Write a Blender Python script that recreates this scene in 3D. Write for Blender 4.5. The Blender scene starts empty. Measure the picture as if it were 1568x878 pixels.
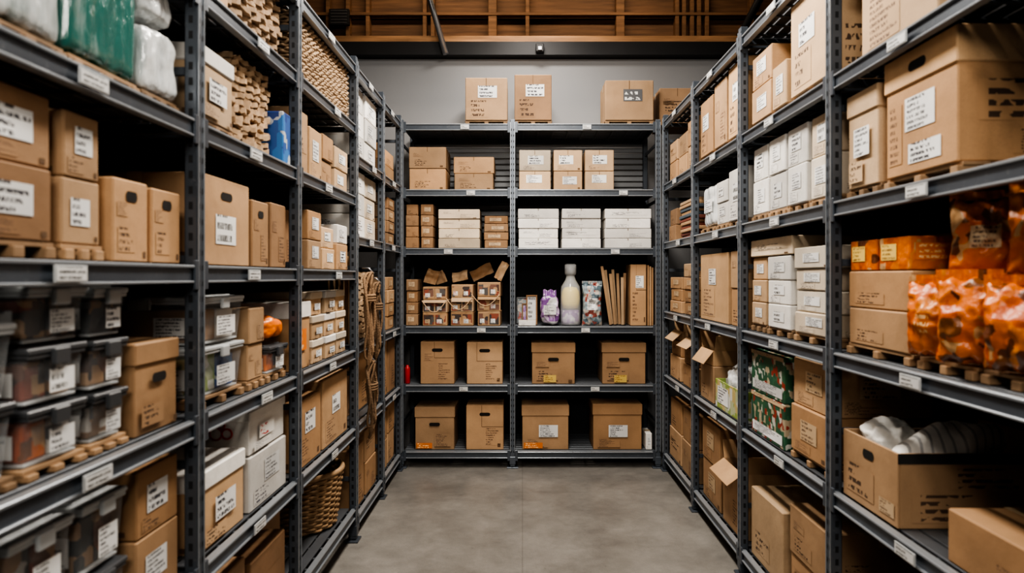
import bpy, math, random
from mathutils import Vector, Matrix, noise
random.seed(7)
R=random.uniform
sc=bpy.context.scene
# ------------------------------------------------------------------ materials
MATS={}
def nt(name):
    m=bpy.data.materials.new(name); m.use_nodes=True
    t=m.node_tree; b=t.nodes['Principled BSDF']
    MATS[name]=m
    return m,t,b
def mth(t,op,a,b=None,c=None):
    n=t.nodes.new('ShaderNodeMath'); n.operation=op
    for i,v in enumerate((a,b,c)):
        if v is None: continue
        if isinstance(v,(int,float)): n.inputs[i].default_value=v
        else: t.links.new(v,n.inputs[i])
    return n.outputs[0]
def mix(t,f,a,b,mode='MIX'):
    n=t.nodes.new('ShaderNodeMix'); n.data_type='RGBA'; n.blend_type=mode
    for i,v in ((0,f),(6,a),(7,b)):
        if isinstance(v,(int,float)): n.inputs[i].default_value=v
        elif isinstance(v,tuple): n.inputs[i].default_value=(*v[:3],1)
        else: t.links.new(v,n.inputs[i])
    return n.outputs[2]
def objcoord(t):
    tc=t.nodes.new('ShaderNodeTexCoord'); oi=t.nodes.new('ShaderNodeObjectInfo')
    c=t.nodes.new('ShaderNodeCombineXYZ')
    r=mth(t,'MULTIPLY',oi.outputs['Random'],37.0)
    for i in range(3): t.links.new(r,c.inputs[i])
    a=t.nodes.new('ShaderNodeVectorMath'); a.operation='ADD'
    t.links.new(tc.outputs['Object'],a.inputs[0]); t.links.new(c.outputs[0],a.inputs[1])
    return a.outputs[0],oi.outputs['Random'],tc
def tnoise(t,vec,scale,det=3,rough=.5):
    n=t.nodes.new('ShaderNodeTexNoise'); n.inputs['Scale'].default_value=scale
    n.inputs['Detail'].default_value=det; n.inputs['Roughness'].default_value=rough
    if vec is not None: t.links.new(vec,n.inputs['Vector'])
    return n.outputs[0]
def rng(t,v,a,b,c,d):
    n=t.nodes.new('ShaderNodeMapRange')
    t.links.new(v,n.inputs[0])
    for i,x in enumerate((a,b,c,d)): n.inputs[i+1].default_value=x
    return n.outputs[0]
def bump(t,b,h,strength=.2,dist=.01):
    n=t.nodes.new('ShaderNodeBump'); n.inputs['Strength'].default_value=strength
    n.inputs['Distance'].default_value=dist
    t.links.new(h,n.inputs['Height']); t.links.new(n.outputs[0],b.inputs['Normal'])
def vary(t,col,amt=.15,scale=6,tint=0):
    v,r,tc=objcoord(t)
    n=tnoise(t,v,scale,4)
    f=rng(t,n,.3,.7,1-amt,1+amt*.6)
    f2=rng(t,r,0,1,1-amt*1.6,1+amt*1.1)
    k=mth(t,'MULTIPLY',f,f2)
    c=t.nodes.new('ShaderNodeCombineXYZ')
    for i in range(3): t.links.new(k,c.inputs[i])
    if tint:
        r2=mth(t,'FRACT',mth(t,'MULTIPLY',r,17.3))
        t.links.new(mth(t,'MULTIPLY',k,rng(t,r2,0,1,1-tint*.5,1+tint*.5)),c.inputs[1])
        t.links.new(mth(t,'MULTIPLY',k,rng(t,r2,0,1,1-tint,1+tint*1.3)),c.inputs[2])
    return mix(t,1.0,col,c.outputs[0],'MULTIPLY'),v
def plain(name,col,rough=.6,metal=0,amt=.12,scale=6,bmp=0,bscale=40,alpha=1,coat=0):
    m,t,b=nt(name)
    c,v=vary(t,col,amt,scale); t.links.new(c,b.inputs['Base Color'])
    b.inputs['Roughness'].default_value=rough; b.inputs['Metallic'].default_value=metal
    b.inputs['Alpha'].default_value=alpha; b.inputs['Coat Weight'].default_value=coat
    if bmp: bump(t,b,tnoise(t,v,bscale,4),bmp,.01)
    return m
CARD={'card':(.43,.262,.138),'card_light':(.53,.355,.205),'card_dark':(.32,.188,.098),
      'white':(.74,.715,.675),'cream':(.62,.53,.41)}
for k,c in CARD.items():
    m,t,b=nt(k)
    cc,v=vary(t,c,.17,5,.12 if k not in('white',) else 0)
    f=tnoise(t,v,220,2); cc=mix(t,rng(t,f,.45,.75,0,.18),cc,(c[0]*.5,c[1]*.5,c[2]*.5))
    f=tnoise(t,v,3.5,5,.7); cc=mix(t,rng(t,f,.58,.72,0,.30),cc,(c[0]*.55,c[1]*.5,c[2]*.45))
    t.links.new(cc,b.inputs['Base Color']); b.inputs['Roughness'].default_value=.75
    bump(t,b,tnoise(t,v,18,4),.3,.007)
def textmat(name,bg,ink,rows,cols,thr=.48,amt=.12,rough=.6,tint=0):
    m,t,b=nt(name)
    base,v=vary(t,bg,amt,5,tint)
    oi=t.nodes.new('ShaderNodeObjectInfo')
    uv=t.nodes.new('ShaderNodeUVMap'); s=t.nodes.new('ShaderNodeSeparateXYZ'); t.links.new(uv.outputs[0],s.inputs[0])
    vr=mth(t,'MULTIPLY',s.outputs[1],rows); fr=mth(t,'FRACT',vr); fl=mth(t,'FLOOR',vr)
    rowm=mth(t,'LESS_THAN',mth(t,'ABSOLUTE',mth(t,'SUBTRACT',fr,.5)),.27)
    cx=t.nodes.new('ShaderNodeCombineXYZ')
    t.links.new(mth(t,'MULTIPLY',s.outputs[0],cols),cx.inputs[0])
    t.links.new(mth(t,'ADD',mth(t,'MULTIPLY',fl,7.3),mth(t,'MULTIPLY',fr,1.6)),cx.inputs[1])
    t.links.new(mth(t,'MULTIPLY',oi.outputs['Random'],50),cx.inputs[2])
    n=tnoise(t,cx.outputs[0],1.0,1)
    g=mth(t,'GREATER_THAN',n,thr)
    cx2=t.nodes.new('ShaderNodeCombineXYZ'); t.links.new(fl,cx2.inputs[0]); t.links.new(mth(t,'MULTIPLY',oi.outputs['Random'],31),cx2.inputs[1])
    wn=t.nodes.new('ShaderNodeTexWhiteNoise'); t.links.new(cx2.outputs[0],wn.inputs[0])
    end=rng(t,wn.outputs[0],0,1,.35,.95)
    e1=mth(t,'LESS_THAN',s.outputs[0],end); e0=mth(t,'GREATER_THAN',s.outputs[0],.07)
    k=mth(t,'MULTIPLY',mth(t,'MULTIPLY',rowm,g),mth(t,'MULTIPLY',e0,e1))
    t.links.new(mix(t,k,base,ink),b.inputs['Base Color']); b.inputs['Roughness'].default_value=rough
textmat('label_text',(.74,.74,.73),(.09,.09,.10),6,36,.46)
textmat('label_big',(.74,.74,.73),(.05,.05,.06),3.6,22,.45)
textmat('label_barcode',(.74,.74,.73),(.03,.03,.03),2.4,60,.47)
textmat('label_kraft',(.55,.40,.25),(.12,.07,.05),5,26)
textmat('label_orange',(.72,.20,.03),(.9,.6,.3),3,14)
textmat('label_yellow',(.72,.50,.13),(.25,.12,.03),4,20)
textmat('label_grey',(.10,.10,.105),(.6,.6,.58),2.2,8)
textmat('label_red',(.72,.70,.665),(.45,.03,.03),3,7,.5)
for k in CARD:
    c=CARD[k]; tn=.12 if k!='white' else 0
    textmat('print_'+k,c,(c[0]*.18,c[1]*.17,c[2]*.2) if k!='white' else (.08,.08,.10),3.6,15,.48,.17,.8,tn)
    textmat('fine_'+k,c,(c[0]*.25,c[1]*.23,c[2]*.28) if k!='white' else (.12,.12,.14),8,40,.48,.17,.8,tn)
def patch(name,cols,scale,rough=.5,bmp=0,jit=1.0):
    m,t,b=nt(name)
    v,r,tc=objcoord(t)
    vo=t.nodes.new('ShaderNodeTexVoronoi'); vo.distance='CHEBYCHEV'; vo.inputs['Scale'].default_value=scale
    vo.inputs['Randomness'].default_value=jit
    t.links.new(v,vo.inputs['Vector'])
    s=t.nodes.new('ShaderNodeSeparateColor'); t.links.new(vo.outputs['Color'],s.inputs[0])
    cr=t.nodes.new('ShaderNodeValToRGB'); cr.color_ramp.interpolation='CONSTANT'
    e=cr.color_ramp.elements
    while len(e)<len(cols): e.new(.5)
    for i,c in enumerate(cols):
        e[i].position=i/len(cols); e[i].color=(*c,1)
    t.links.new(s.outputs[0],cr.inputs[0])
    t.links.new(cr.outputs[0],b.inputs['Base Color']); b.inputs['Roughness'].default_value=rough
    if bmp: bump(t,b,tnoise(t,v,22,4),bmp,.012)
OR=(.64,.16,.018)
patch('orange_pack',[OR,(.58,.13,.014),OR,(.66,.19,.03),(.13,.04,.015),OR,(.64,.22,.04),(.50,.10,.012),OR,(.55,.32,.15),OR,(.20,.07,.02),OR,OR],22,.36,.8)
patch('green_pack',[(.03,.10,.06),(.5,.5,.45),(.04,.13,.07),(.28,.04,.025),(.03,.10,.05),(.03,.09,.05),(.40,.33,.23),(.04,.12,.06),(.03,.10,.06)],38,.5)
patch('lime_pack',[(.26,.34,.08),(.6,.6,.55),(.50,.40,.18),(.25,.33,.09),(.42,.45,.28)],22,.5)
patch('blue_pack',[(.03,.09,.28),(.4,.42,.45),(.04,.16,.4),(.02,.05,.2),(.03,.09,.28)],20,.5)
patch('dark_pack',[(.05,.05,.055),(.20,.12,.07),(.03,.03,.03),(.36,.22,.12),(.10,.10,.11),(.5,.48,.45),(.04,.04,.04)],22,.5)
patch('brownimg_pack',[(.44,.27,.15),(.10,.05,.035),(.42,.27,.15),(.20,.10,.07),(.10,.09,.085),(.06,.045,.04),(.44,.28,.16),(.26,.07,.04)],22,.6)
patch('purple_pack',[(.30,.16,.38),(.55,.45,.6),(.22,.1,.3),(.6,.6,.6)],26,.25,.5)
patch('pouch_img',[(.25,.30,.33),(.12,.17,.20),(.5,.45,.4),(.3,.36,.38),(.35,.1,.08)],34,.3,.4)
# stretch film: vertical streaks of two tones
def film(name,c1,c2,f0,f1):
    m,t,b=nt(name); v,r,tc=objcoord(t)
    mp=t.nodes.new('ShaderNodeMapping'); mp.inputs['Scale'].default_value=(1,1,.22); t.links.new(v,mp.inputs[0])
    n=tnoise(t,mp.outputs[0],13,5,.6); n2=tnoise(t,mp.outputs[0],34,4,.6)
    t.links.new(mix(t,rng(t,n,f0,f1,0,1),c1,c2),b.inputs['Base Color'])
    b.inputs['Roughness'].default_value=.2; b.inputs['Coat Weight'].default_value=.5
    bump(t,b,n2,.9,.012)
film('teal_wrap',(.03,.135,.115),(.34,.42,.40),.55,.72)
film('wrap_white',(.66,.68,.68),(.40,.43,.44),.50,.70)
film('wrap_clear',(.50,.53,.53),(.16,.20,.19),.45,.65)
plain('print_black',(.02,.02,.02),.9)
plain('hole',(.012,.009,.007),.95,amt=.05)
plain('tape',(.50,.36,.215),.28,amt=.08)
plain('seam',(.14,.08,.042),.9,amt=.05)
plain('cloth_white',(.80,.78,.74),.9,bmp=.5,bscale=30)
plain('cloth_grey',(.42,.42,.42),.9,bmp=.5,bscale=30)
plain('clear_plastic',(.62,.65,.67),.12,alpha=.17,amt=.02,coat=.5)
plain('jar_plastic',(.80,.83,.85),.1,alpha=.38,amt=.02,coat=.6)
plain('lid_plastic',(.50,.52,.53),.3,amt=.1)
plain('lid_dark',(.07,.074,.08),.3,amt=.1)
plain('orange_plain',(.80,.20,.02),.35,bmp=.5,bscale=20)
plain('red_paint',(.42,.02,.02),.4)
plain('yellow_fill',(.85,.66,.10),.5)
plain('kraft_light',(.53,.365,.225),.85,amt=.24,scale=14,bmp=.6,bscale=22)
plain('pallet_wood',(.32,.20,.11),.8,amt=.25,scale=12,bmp=.2)
plain('rope_fibre',(.26,.16,.09),.9,amt=.2,bmp=.8,bscale=120)
plain('wicker',(.34,.215,.115),.7,amt=.3,scale=20,bmp=.3)
plain('book_red',(.20,.06,.04),.7); plain('book_blue',(.10,.13,.16),.7)
plain('chrome',(.3,.3,.31),.35,metal=.8)
m,t,b=nt('rack_steel'); c,v=vary(t,(.095,.110,.132),.15,8)
n=tnoise(t,v,60,3); t.links.new(mix(t,rng(t,n,.62,.75,0,.25),c,(.25,.26,.27)),b.inputs['Base Color'])
b.inputs['Metallic'].default_value=.35; b.inputs['Roughness'].default_value=.34
plain('rack_edge_highlight',(.30,.325,.355),.28,metal=.4,amt=.08)  # paler than rack_steel: highlight put into the lip and post edge colour
plain('deck_steel',(.13,.14,.155),.42,metal=.4,amt=.12)
plain('slot_dark',(.012,.013,.015),.8,amt=.02)
plain('panel_shade',(.022,.023,.026),.75,amt=.1)
plain('panel_grey',(.30,.31,.325),.45,metal=.2,amt=.06)
m,t,b=nt('concrete'); tc=t.nodes.new('ShaderNodeTexCoord'); v=tc.outputs['Object']
n1=tnoise(t,v,1.6,7,.65); n2=tnoise(t,v,9,6,.75); n3=tnoise(t,v,120,2)
k=mth(t,'MULTIPLY',rng(t,n1,.32,.68,.72,1.2),mth(t,'MULTIPLY',rng(t,n2,.3,.7,.84,1.14),rng(t,n3,.3,.7,.94,1.06)))
s=t.nodes.new('ShaderNodeSeparateXYZ'); t.links.new(v,s.inputs[0])
def line(o,p,w): return mth(t,'LESS_THAN',mth(t,'ABSOLUTE',mth(t,'SUBTRACT',o,p)),w)
ln=mth(t,'MAXIMUM',line(s.outputs[0],0.0,.003),mth(t,'MAXIMUM',line(s.outputs[1],2.75,.003),line(s.outputs[1],0.0,.003)))
k=mth(t,'MULTIPLY',k,rng(t,ln,0,1,1,.78))
sp=mth(t,'GREATER_THAN',tnoise(t,v,38,3,.6),.70); k=mth(t,'MULTIPLY',k,rng(t,sp,0,1,1,.72))
cx=t.nodes.new('ShaderNodeCombineXYZ')
for i in range(3): t.links.new(k,cx.inputs[i])
t.links.new(mix(t,1.0,(.198,.186,.170),cx.outputs[0],'MULTIPLY'),b.inputs['Base Color'])
t.links.new(rng(t,n1,.3,.7,.28,.5),b.inputs['Roughness']); bump(t,b,n3,.1,.003)
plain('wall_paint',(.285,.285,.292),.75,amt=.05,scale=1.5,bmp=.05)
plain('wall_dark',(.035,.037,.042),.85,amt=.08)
plain('steel_black',(.018,.018,.02),.55,metal=.3)
def timber(name,col):
    m,t,b=nt(name); tc=t.nodes.new('ShaderNodeTexCoord')
    mp=t.nodes.new('ShaderNodeMapping'); mp.inputs['Scale'].default_value=(1,14,14); t.links.new(tc.outputs['Object'],mp.inputs[0])
    n=tnoise(t,mp.outputs[0],2.0,6,.6); n2=tnoise(t,tc.outputs['Object'],1.5,2)
    c=mix(t,rng(t,n,.35,.7,0,1),tuple(x*.55 for x in col),tuple(x*1.25 for x in col))
    c=mix(t,rng(t,n2,.4,.7,0,.5),c,tuple(x*.5 for x in col))
    t.links.new(c,b.inputs['Base Color']); b.inputs['Roughness'].default_value=.7
timber('timber_board',(.21,.108,.054)); timber('timber_stud',(.26,.135,.065)); timber('timber_beam',(.44,.235,.11)); timber('timber_dark',(.06,.035,.02))
m,t,b=nt('lamp_glow'); b.inputs['Emission Color'].default_value=(1,.95,.87,1); b.inputs['Emission Strength'].default_value=3
# ------------------------------------------------------------------ mesh builder
class MB:
    def __init__(s): s.v=[];s.f=[];s.m=[];s.uv=[];s.names=[];s.sm=[]
    def mi(s,n):
        if n not in s.names: s.names.append(n)
        return s.names.index(n)
    def face(s,pts,mat,uv=None,smooth=False):
        i=len(s.v); s.v+= [tuple(p) for p in pts]; s.f.append(tuple(range(i,i+len(pts))))
        s.m.append(s.mi(mat)); s.uv.append(uv or [(0,0),(1,0),(1,1),(0,1)][:len(pts)] if len(pts)<=4 else [(0,0)]*len(pts)); s.sm.append(smooth)
    def cbox(s,c,size,mat,ch=.003,rot=None,taper=1.0):
        h=[x/2 for x in size]; ch=min(ch,min(h)*.45)
        M=rot or Matrix.Identity(3); c=Vector(c)
        idx={}; base=len(s.v); pts=[]
        for sx in(-1,1):
            for sy in(-1,1):
                for sz in(-1,1):
                    for k in range(3):
                        sg=(sx,sy,sz)
                        p=[sg[j]*(h[j]-(0 if j==k else ch)) for j in range(3)]
                        tp=1-(1-taper)*(.5-p[2]/(2*h[2]))
                        p[0]*=tp;p[1]*=tp
                        idx[(sg,k)]=base+len(pts); q=c+M@Vector(p); pts.append(tuple(q))
        s.v+=pts
        fs=[]
        for k in range(3):
            i,j=[a for a in range(3) if a!=k]
            for sg in(-1,1):
                f=[]
                for a,bb in((-1,-1),(1,-1),(1,1),(-1,1)):
                    g=[0,0,0]; g[k]=sg; g[i]=a; g[j]=bb; f.append(idx[(tuple(g),k)])
                fs.append(f)
            for a in(-1,1):
                for bb in(-1,1):
                    g0=[0,0,0];g0[i]=a;g0[j]=bb;g1=list(g0);g0[k]=-1;g1[k]=1
                    g0=tuple(g0);g1=tuple(g1)
                    fs.append([idx[(g0,i)],idx[(g1,i)],idx[(g1,j)],idx[(g0,j)]])
        for sx in(-1,1):
            for sy in(-1,1):
                for sz in(-1,1):
                    g=(sx,sy,sz); fs.append([idx[(g,0)],idx[(g,1)],idx[(g,2)]])
        mi=s.mi(mat)
        for f in fs:
            P=[Vector(s.v[i]) for i in f]
            n=(P[1]-P[0]).cross(P[2]-P[0]); cc=sum(P,Vector())/len(P)
            if n.dot(cc-c)<0: f=f[::-1]
            s.f.append(tuple(f)); s.m.append(mi); s.uv.append([(0,0),(1,0),(1,1),(0,1)][:len(f)]); s.sm.append(False)
    def grid(s,fn,nu,nv,mat,closeu=False,smooth=True):
        base=len(s.v); nn=nu if closeu else nu+1
        for j in range(nv+1):
            for i in range(nn): s.v.append(tuple(fn(i/nu,j/nv)))
        mi=s.mi(mat)
        for j in range(nv):
            for i in range(nu):
                a=base+j*nn+i; b2=base+j*nn+(i+1)%nn; d=base+(j+1)*nn+i; c2=base+(j+1)*nn+(i+1)%nn
                s.f.append((a,b2,c2,d)); s.m.append(mi); s.sm.append(smooth)
                s.uv.append([(i/nu,j/nv),((i+1)/nu,j/nv),((i+1)/nu,(j+1)/nv),(i/nu,(j+1)/nv)])
    def tube(s,pts,r,mat,n=8,closed=False):
        P=[Vector(p) for p in pts]; N=len(P); base=len(s.v); up=Vector((.13,.21,.97))
        for i,p in enumerate(P):
            d=(P[(i+1)%N]-P[i-1]) if closed else (P[min(i+1,N-1)]-P[max(i-1,0)])
            d.normalize(); a=d.cross(up)
            if a.length<.05: a=d.cross(Vector((1,0,0)))
            a.normalize(); bb=d.cross(a)
            for k in range(n):
                t=2*math.pi*k/n; s.v.append(tuple(p+a*math.cos(t)*r+bb*math.sin(t)*r))
        mi=s.mi(mat)
        for i in range(N if closed else N-1):
            for k in range(n):
                a0=base+i*n+k;a1=base+i*n+(k+1)%n;b0=base+((i+1)%N)*n+k;b1=base+((i+1)%N)*n+(k+1)%n
                s.f.append((a0,a1,b1,b0));s.m.append(mi);s.sm.append(True);s.uv.append([(0,0)]*4)
        if not closed:
            s.f.append(tuple(base+k for k in range(n))[::-1]); s.m.append(mi);s.sm.append(False);s.uv.append([(0,0)]*n)
            s.f.append(tuple(base+(N-1)*n+k for k in range(n))); s.m.append(mi);s.sm.append(False);s.uv.append([(0,0)]*n)
    def obj(s,name,loc=(0,0,0),rz=0,parent=None):
        me=bpy.data.meshes.new(name); me.from_pydata(s.v,[],s.f)
        for n in s.names: me.materials.append(MATS[n])
        me.polygons.foreach_set('material_index',s.m); me.polygons.foreach_set('use_smooth',s.sm)
        ul=me.uv_layers.new(name='UVMap'); flat=[]
        for u in s.uv:
            for a in u: flat+= [a[0],a[1]]
        ul.data.foreach_set('uv',flat); me.update()
        o=bpy.data.objects.new(name,me); sc.collection.objects.link(o)
        o.location=loc; o.rotation_euler=(0,0,rz)
        if parent: o.parent=parent
        return o
def empty(name,loc=(0,0,0)):
    o=bpy.data.objects.new(name,None); sc.collection.objects.link(o); o.location=loc; return o
# ------------------------------------------------------------------ placement on racks
XL,XR,YB=-.94,1.09,5.34
def place(side,a,b,z,inset):
    c=(a+b)/2
    if side=='B': return (c,YB+inset,z),0
    if side=='L': return (XL-inset,c,z),math.pi/2
    return (XR+inset,c,z),-math.pi/2
def deco(mb,w,dep,h,face,u0,u1,v0,v1,mat,e=.0012,stad=False):
    def P(u,v):
        if face=='F': return (-w/2+u*w,-e,v*h)
        if face=='R': return (w/2+e,u*dep,v*h)
        if face=='L': return (-w/2-e,(1-u)*dep,v*h)
        return (-w/2+u*w,v*dep,h+e)
    if stad:
        pts=[];n=6
        for k in range(n+1):
            t=-math.pi/2+math.pi*k/n; pts.append((u1-(u1-u0)*.16+(u1-u0)*.16*math.cos(t),(v0+v1)/2+(v1-v0)/2*math.sin(t)))
        for k in range(n+1):
            t=math.pi/2+math.pi*k/n; pts.append((u0+(u1-u0)*.16+(u1-u0)*.16*math.cos(t),(v0+v1)/2+(v1-v0)/2*math.sin(t)))
        mb.face([P(*p) for p in pts],mat); return
    mb.face([P(u0,v0),P(u1,v0),P(u1,v1),P(u0,v1)],mat)
LAB=['label_text','label_big','label_barcode','label_text']
def pallet(side,a,b,z,dep,inset=.04,h=.035):
    mb=MB(); w=b-a
    for i in range(5):
        mb.cbox((0,(i+.5)*dep/5,h-.005),(w,dep/5*.72,.01),'pallet_wood',.001)
    for x in(-w/2+.02,0,w/2-.02): mb.cbox((x,dep/2,(h-.01)/2+.0005),(.032,dep,h-.011),'pallet_wood',.002)
    loc,rz=place(side,a,b,z+.0005,inset); mb.obj('wooden_pallet',loc,rz)
    return z+h+.0015
def decorate(mb,w,dep,h,mat,label,handle,prnt,side,flaps=False):
    cam={'L':'L','R':'R','B':'F'}[side]
    faces=['F'] if side=='B' else ['F',cam]
    for fc in faces:
        fw=w if fc=='F' else dep
        lw=min(.15,fw*.5)/fw; lh=min(.095,h*.42)/h
        jx=R(-.08,.08)
        if flaps:
            u=R(.28,.42); v=R(.5,.62)
            deco(mb,w,dep,h,fc,u-.006,u+.006,v,.998,'seam',e=.0006); deco(mb,w,dep,h,fc,u,.995,v-.006,v+.006,'seam',e=.0006)
        if handle:
            hw=min(.085,fw*.32)/fw; hh=min(.026,h*.14)/h
            deco(mb,w,dep,h,fc,.5-hw/2,.5+hw/2,.8-hh/2,.8+hh/2,'hole',e=.0018,stad=True)
        top=.66 if handle else .82
        if label:
            lm=random.choice(LAB) if label is True else label
            v1=top-R(0,.12); v0=max(.1,v1-lh)
            u0=.5-lw/2+jx+ (0 if fc=='F' else R(-.1,.1))
            deco(mb,w,dep,h,fc,u0,u0+lw,v0,v1,lm,e=.002)
            if prnt and v0>.3: deco(mb,w,dep,h,fc,.1,.55,.07,v0-.06,random.choice(['fine_','print_'])+mat)
        elif prnt:
            r=random.random()
            if r<.4: deco(mb,w,dep,h,fc,.12,.6,.12,.42,'print_'+mat)
            elif r<.8: deco(mb,w,dep,h,fc,.5,.9,.10,.5,'fine_'+mat)
            else: deco(mb,w,dep,h,fc,.1,.9,.35,.65,'print_'+mat)
            if random.random()<.5: deco(mb,w,dep,h,fc,.1,.4,.55,.72,'fine_'+mat)
        if random.random()<.5 and mat in CARD and mat!='white': deco(mb,w,dep,h,fc,.84,.92,.06,.14,'seam')
def box(side,a,b,z,h,dep=.42,kind='plain',mat='card',label=None,n=1,inset=.04,handle=False,pal=False,prnt=True,name=None,jit=1.0,orange=False,lidmat=None,yaw=None,flaps=False):
    if pal: z=pallet(side,a,b,z,dep,inset)
    else: z+=.0008
    for k in range(n):
        mb=MB(); w=(b-a)-.010
        if n>1: w-=R(0,.014)
        if kind=='lid':
            lh=max(.035,h*.24)
            mb.cbox((0,dep/2,(h-.004)/2),(w-.012,dep-.012,h-.004),mat,.003)
            mb.cbox((0,dep/2,h-lh/2),(w,dep,lh),lidmat or mat,.004)
            decorate(mb,w,dep,h-lh*1.05,mat,label,handle,prnt,side)
        elif kind=='open':
            th=.005
            mb.cbox((0,th/2,h/2),(w,th,h),mat,.001); mb.cbox((0,dep-th/2,h/2),(w,th,h),mat,.001)
            mb.cbox((-w/2+th/2,dep/2,h/2),(th,dep-2*th,h),mat,.001); mb.cbox((w/2-th/2,dep/2,h/2),(th,dep-2*th,h),mat,.001)
            mb.cbox((0,dep/2,th/2),(w-2*th,dep-2*th,th),mat,.001)
            for sx in(-1,1):
                an=R(1.15,1.35); L=min(w*.42,.10)
                M=Matrix.Rotation(-sx*an,3,'Y')
                off=M@Vector((sx*L/2,0,0)); mb.cbox(Vector((sx*w/2-sx*.002,dep/2,h))+off,(L,dep-.01,.004),mat,.001,M)
            an=R(.5,.9); L=.1; M=Matrix.Rotation(an,3,'X'); off=M@Vector((0,-L/2,0))
            mb.cbox(Vector((0,0.002,h))+off,(w-.01,L,.004),mat,.001,M)
            decorate(mb,w,dep,h,mat,label,handle,prnt,side)
        else:
            mb.cbox((0,dep/2,h/2),(w,dep,h),mat,.004)
            deco(mb,w,dep,h,'T',0.01,.99,.496,.504,'seam',e=.0008)
            tw=.045/dep
            deco(mb,w,dep,h,'T',0.0,1.0,.5-tw/2,.5+tw/2,'tape',e=.0015)
            tv=min(.05/h,.3)
            if mat!='white' or random.random()<.3:
                for fc in 'LR': deco(mb,w,dep,h,fc,.5-tw/2,.5+tw/2,1-tv,1.0,'tape',e=.0010)
            if side=='B' and not flaps:
                deco(mb,w,dep,h,'F',.49,.505,.78,.995,'seam',e=.0006)
            decorate(mb,w,dep,h,mat,label,handle,prnt,side,flaps)
        if orange:
            if orange=='y': deco(mb,w,dep,h*.8 if kind=='lid' else h,'F',.28,.56,.05,.27,'label_yellow',e=.003)
            else: deco(mb,w,dep,h*.8 if kind=='lid' else h,'F',.05,.44,.04,.2,'label_orange',e=.003)
        loc,rz=place(side,a,b,z,inset+ (R(0,.012) if n>1 else 0))
        y=R(-1,1)*.008*jit if yaw is None else yaw
        nm=name or {'lid':'archive_box','open':'open_cardboard_box'}.get(kind,'white_carton' if mat=='white' else 'cardboard_box')
        mb.obj(nm,loc,rz+y)
        z+=h+.0022
    return z
def bag(name,side,a,b,z,h,dep,mat,inset=.05,amp=.02,k=5,seed=0,crimp=False,band=None,fr=9,vs=1.0):
    mb=MB(); w=b-a; n=28
    def fn(face):
        def g(u,v):
            p={0:(2*u-1,-1,2*v-1),1:(1,2*u-1,2*v-1),2:(1-2*u,1,2*v-1),3:(-1,1-2*u,2*v-1),4:(2*u-1,2*v-1,1),5:(2*u-1,1-2*v,-1)}[face]
            p=Vector(p); nn=sum(abs(x)**k for x in p)**(1/k); q=p/nn
            P=Vector((q.x*w/2,q.y*dep/2,q.z*h/2)); Pn=Vector((P.x,P.y,P.z*vs))
            rd=1-2*abs(noise.noise(Pn*fr*1.3+Vector((seed*1.7,0,3))))
            d=noise.fractal(Pn*fr+Vector((seed,seed*2.1,0)),1,2,4)*.7+ .5*(rd-.6)
            P=P+q.normalized()*(d*amp-amp*.4)
            P.x=max(-w/2,min(w/2,P.x)); P.y=max(-dep/2,min(dep/2,P.y))
            P.z=max(-h/2,min(h/2+amp,P.z))
            return (P.x,P.y+dep/2,P.z+h/2)
        return g
    for f in range(6): mb.grid(fn(f),n,n,mat)
    if crimp:
        def c(u,v): 
            x=(2*u-1)*w*.32; return (x,dep/2+.012*math.sin(u*20+seed)+.02*v,h*.93+v*.05+.006*math.sin(u*13))
        mb.grid(c,20,3,mat)
    if band: deco(mb,w*.99,dep,h,'F',.2,.8,.35,.65,band,e=.003)
    loc,rz=place(side,a,b,z+.001,inset); return mb.obj(name,loc,rz)
def pillow(name,side,a,b,z,h,T,mat,inset=.06,seed=0,lean=0.0,labm=None,yaw=0,w=None,lw=(.22,.56,.38,.28)):
    mb=MB(); w=w or (b-a)
    def prof(u,v,sg):
        s=2*u-1; e=math.sin(math.pi*min(max(v,0),1)) 
        e=max(e,0)
        t=T/2*(max(0,1-abs(s)**3.2))**.6*e**.45
        x=s*w/2*(1-.08*e)
        q=Vector((x*14+seed*3,sg*3,v*h*14))
        d=(noise.fractal(q,1,2,3)*.018-abs(noise.noise(q*1.7))*.028+.008)*e**.5
        y=sg*(t+d)+T/2+ (v*h)*lean
        return (x,y,v*h+ .006*math.sin(u*21+seed)*(1-e))
    mb.grid(lambda u,v:prof(u,v,-1),30,30,mat); mb.grid(lambda u,v:prof(1-u,v,1),30,30,mat)
    for v0 in (0,1):
        mb.grid(lambda u,v:((2*u-1)*w/2,T/2+h*v0*lean+.004*math.sin(u*40),h*v0+(v*.025 if v0 else v*.012)),30,1,mat)
    if labm:
        mb.grid(lambda u,v:tuple(Vector(prof(lw[0]+lw[1]*u,lw[2]+lw[3]*v,-1))+Vector((0,-.003,0))),14,10,labm)
    loc,rz=place(side,a,b,z,inset); return mb.obj(name,loc,rz+yaw)
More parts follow.
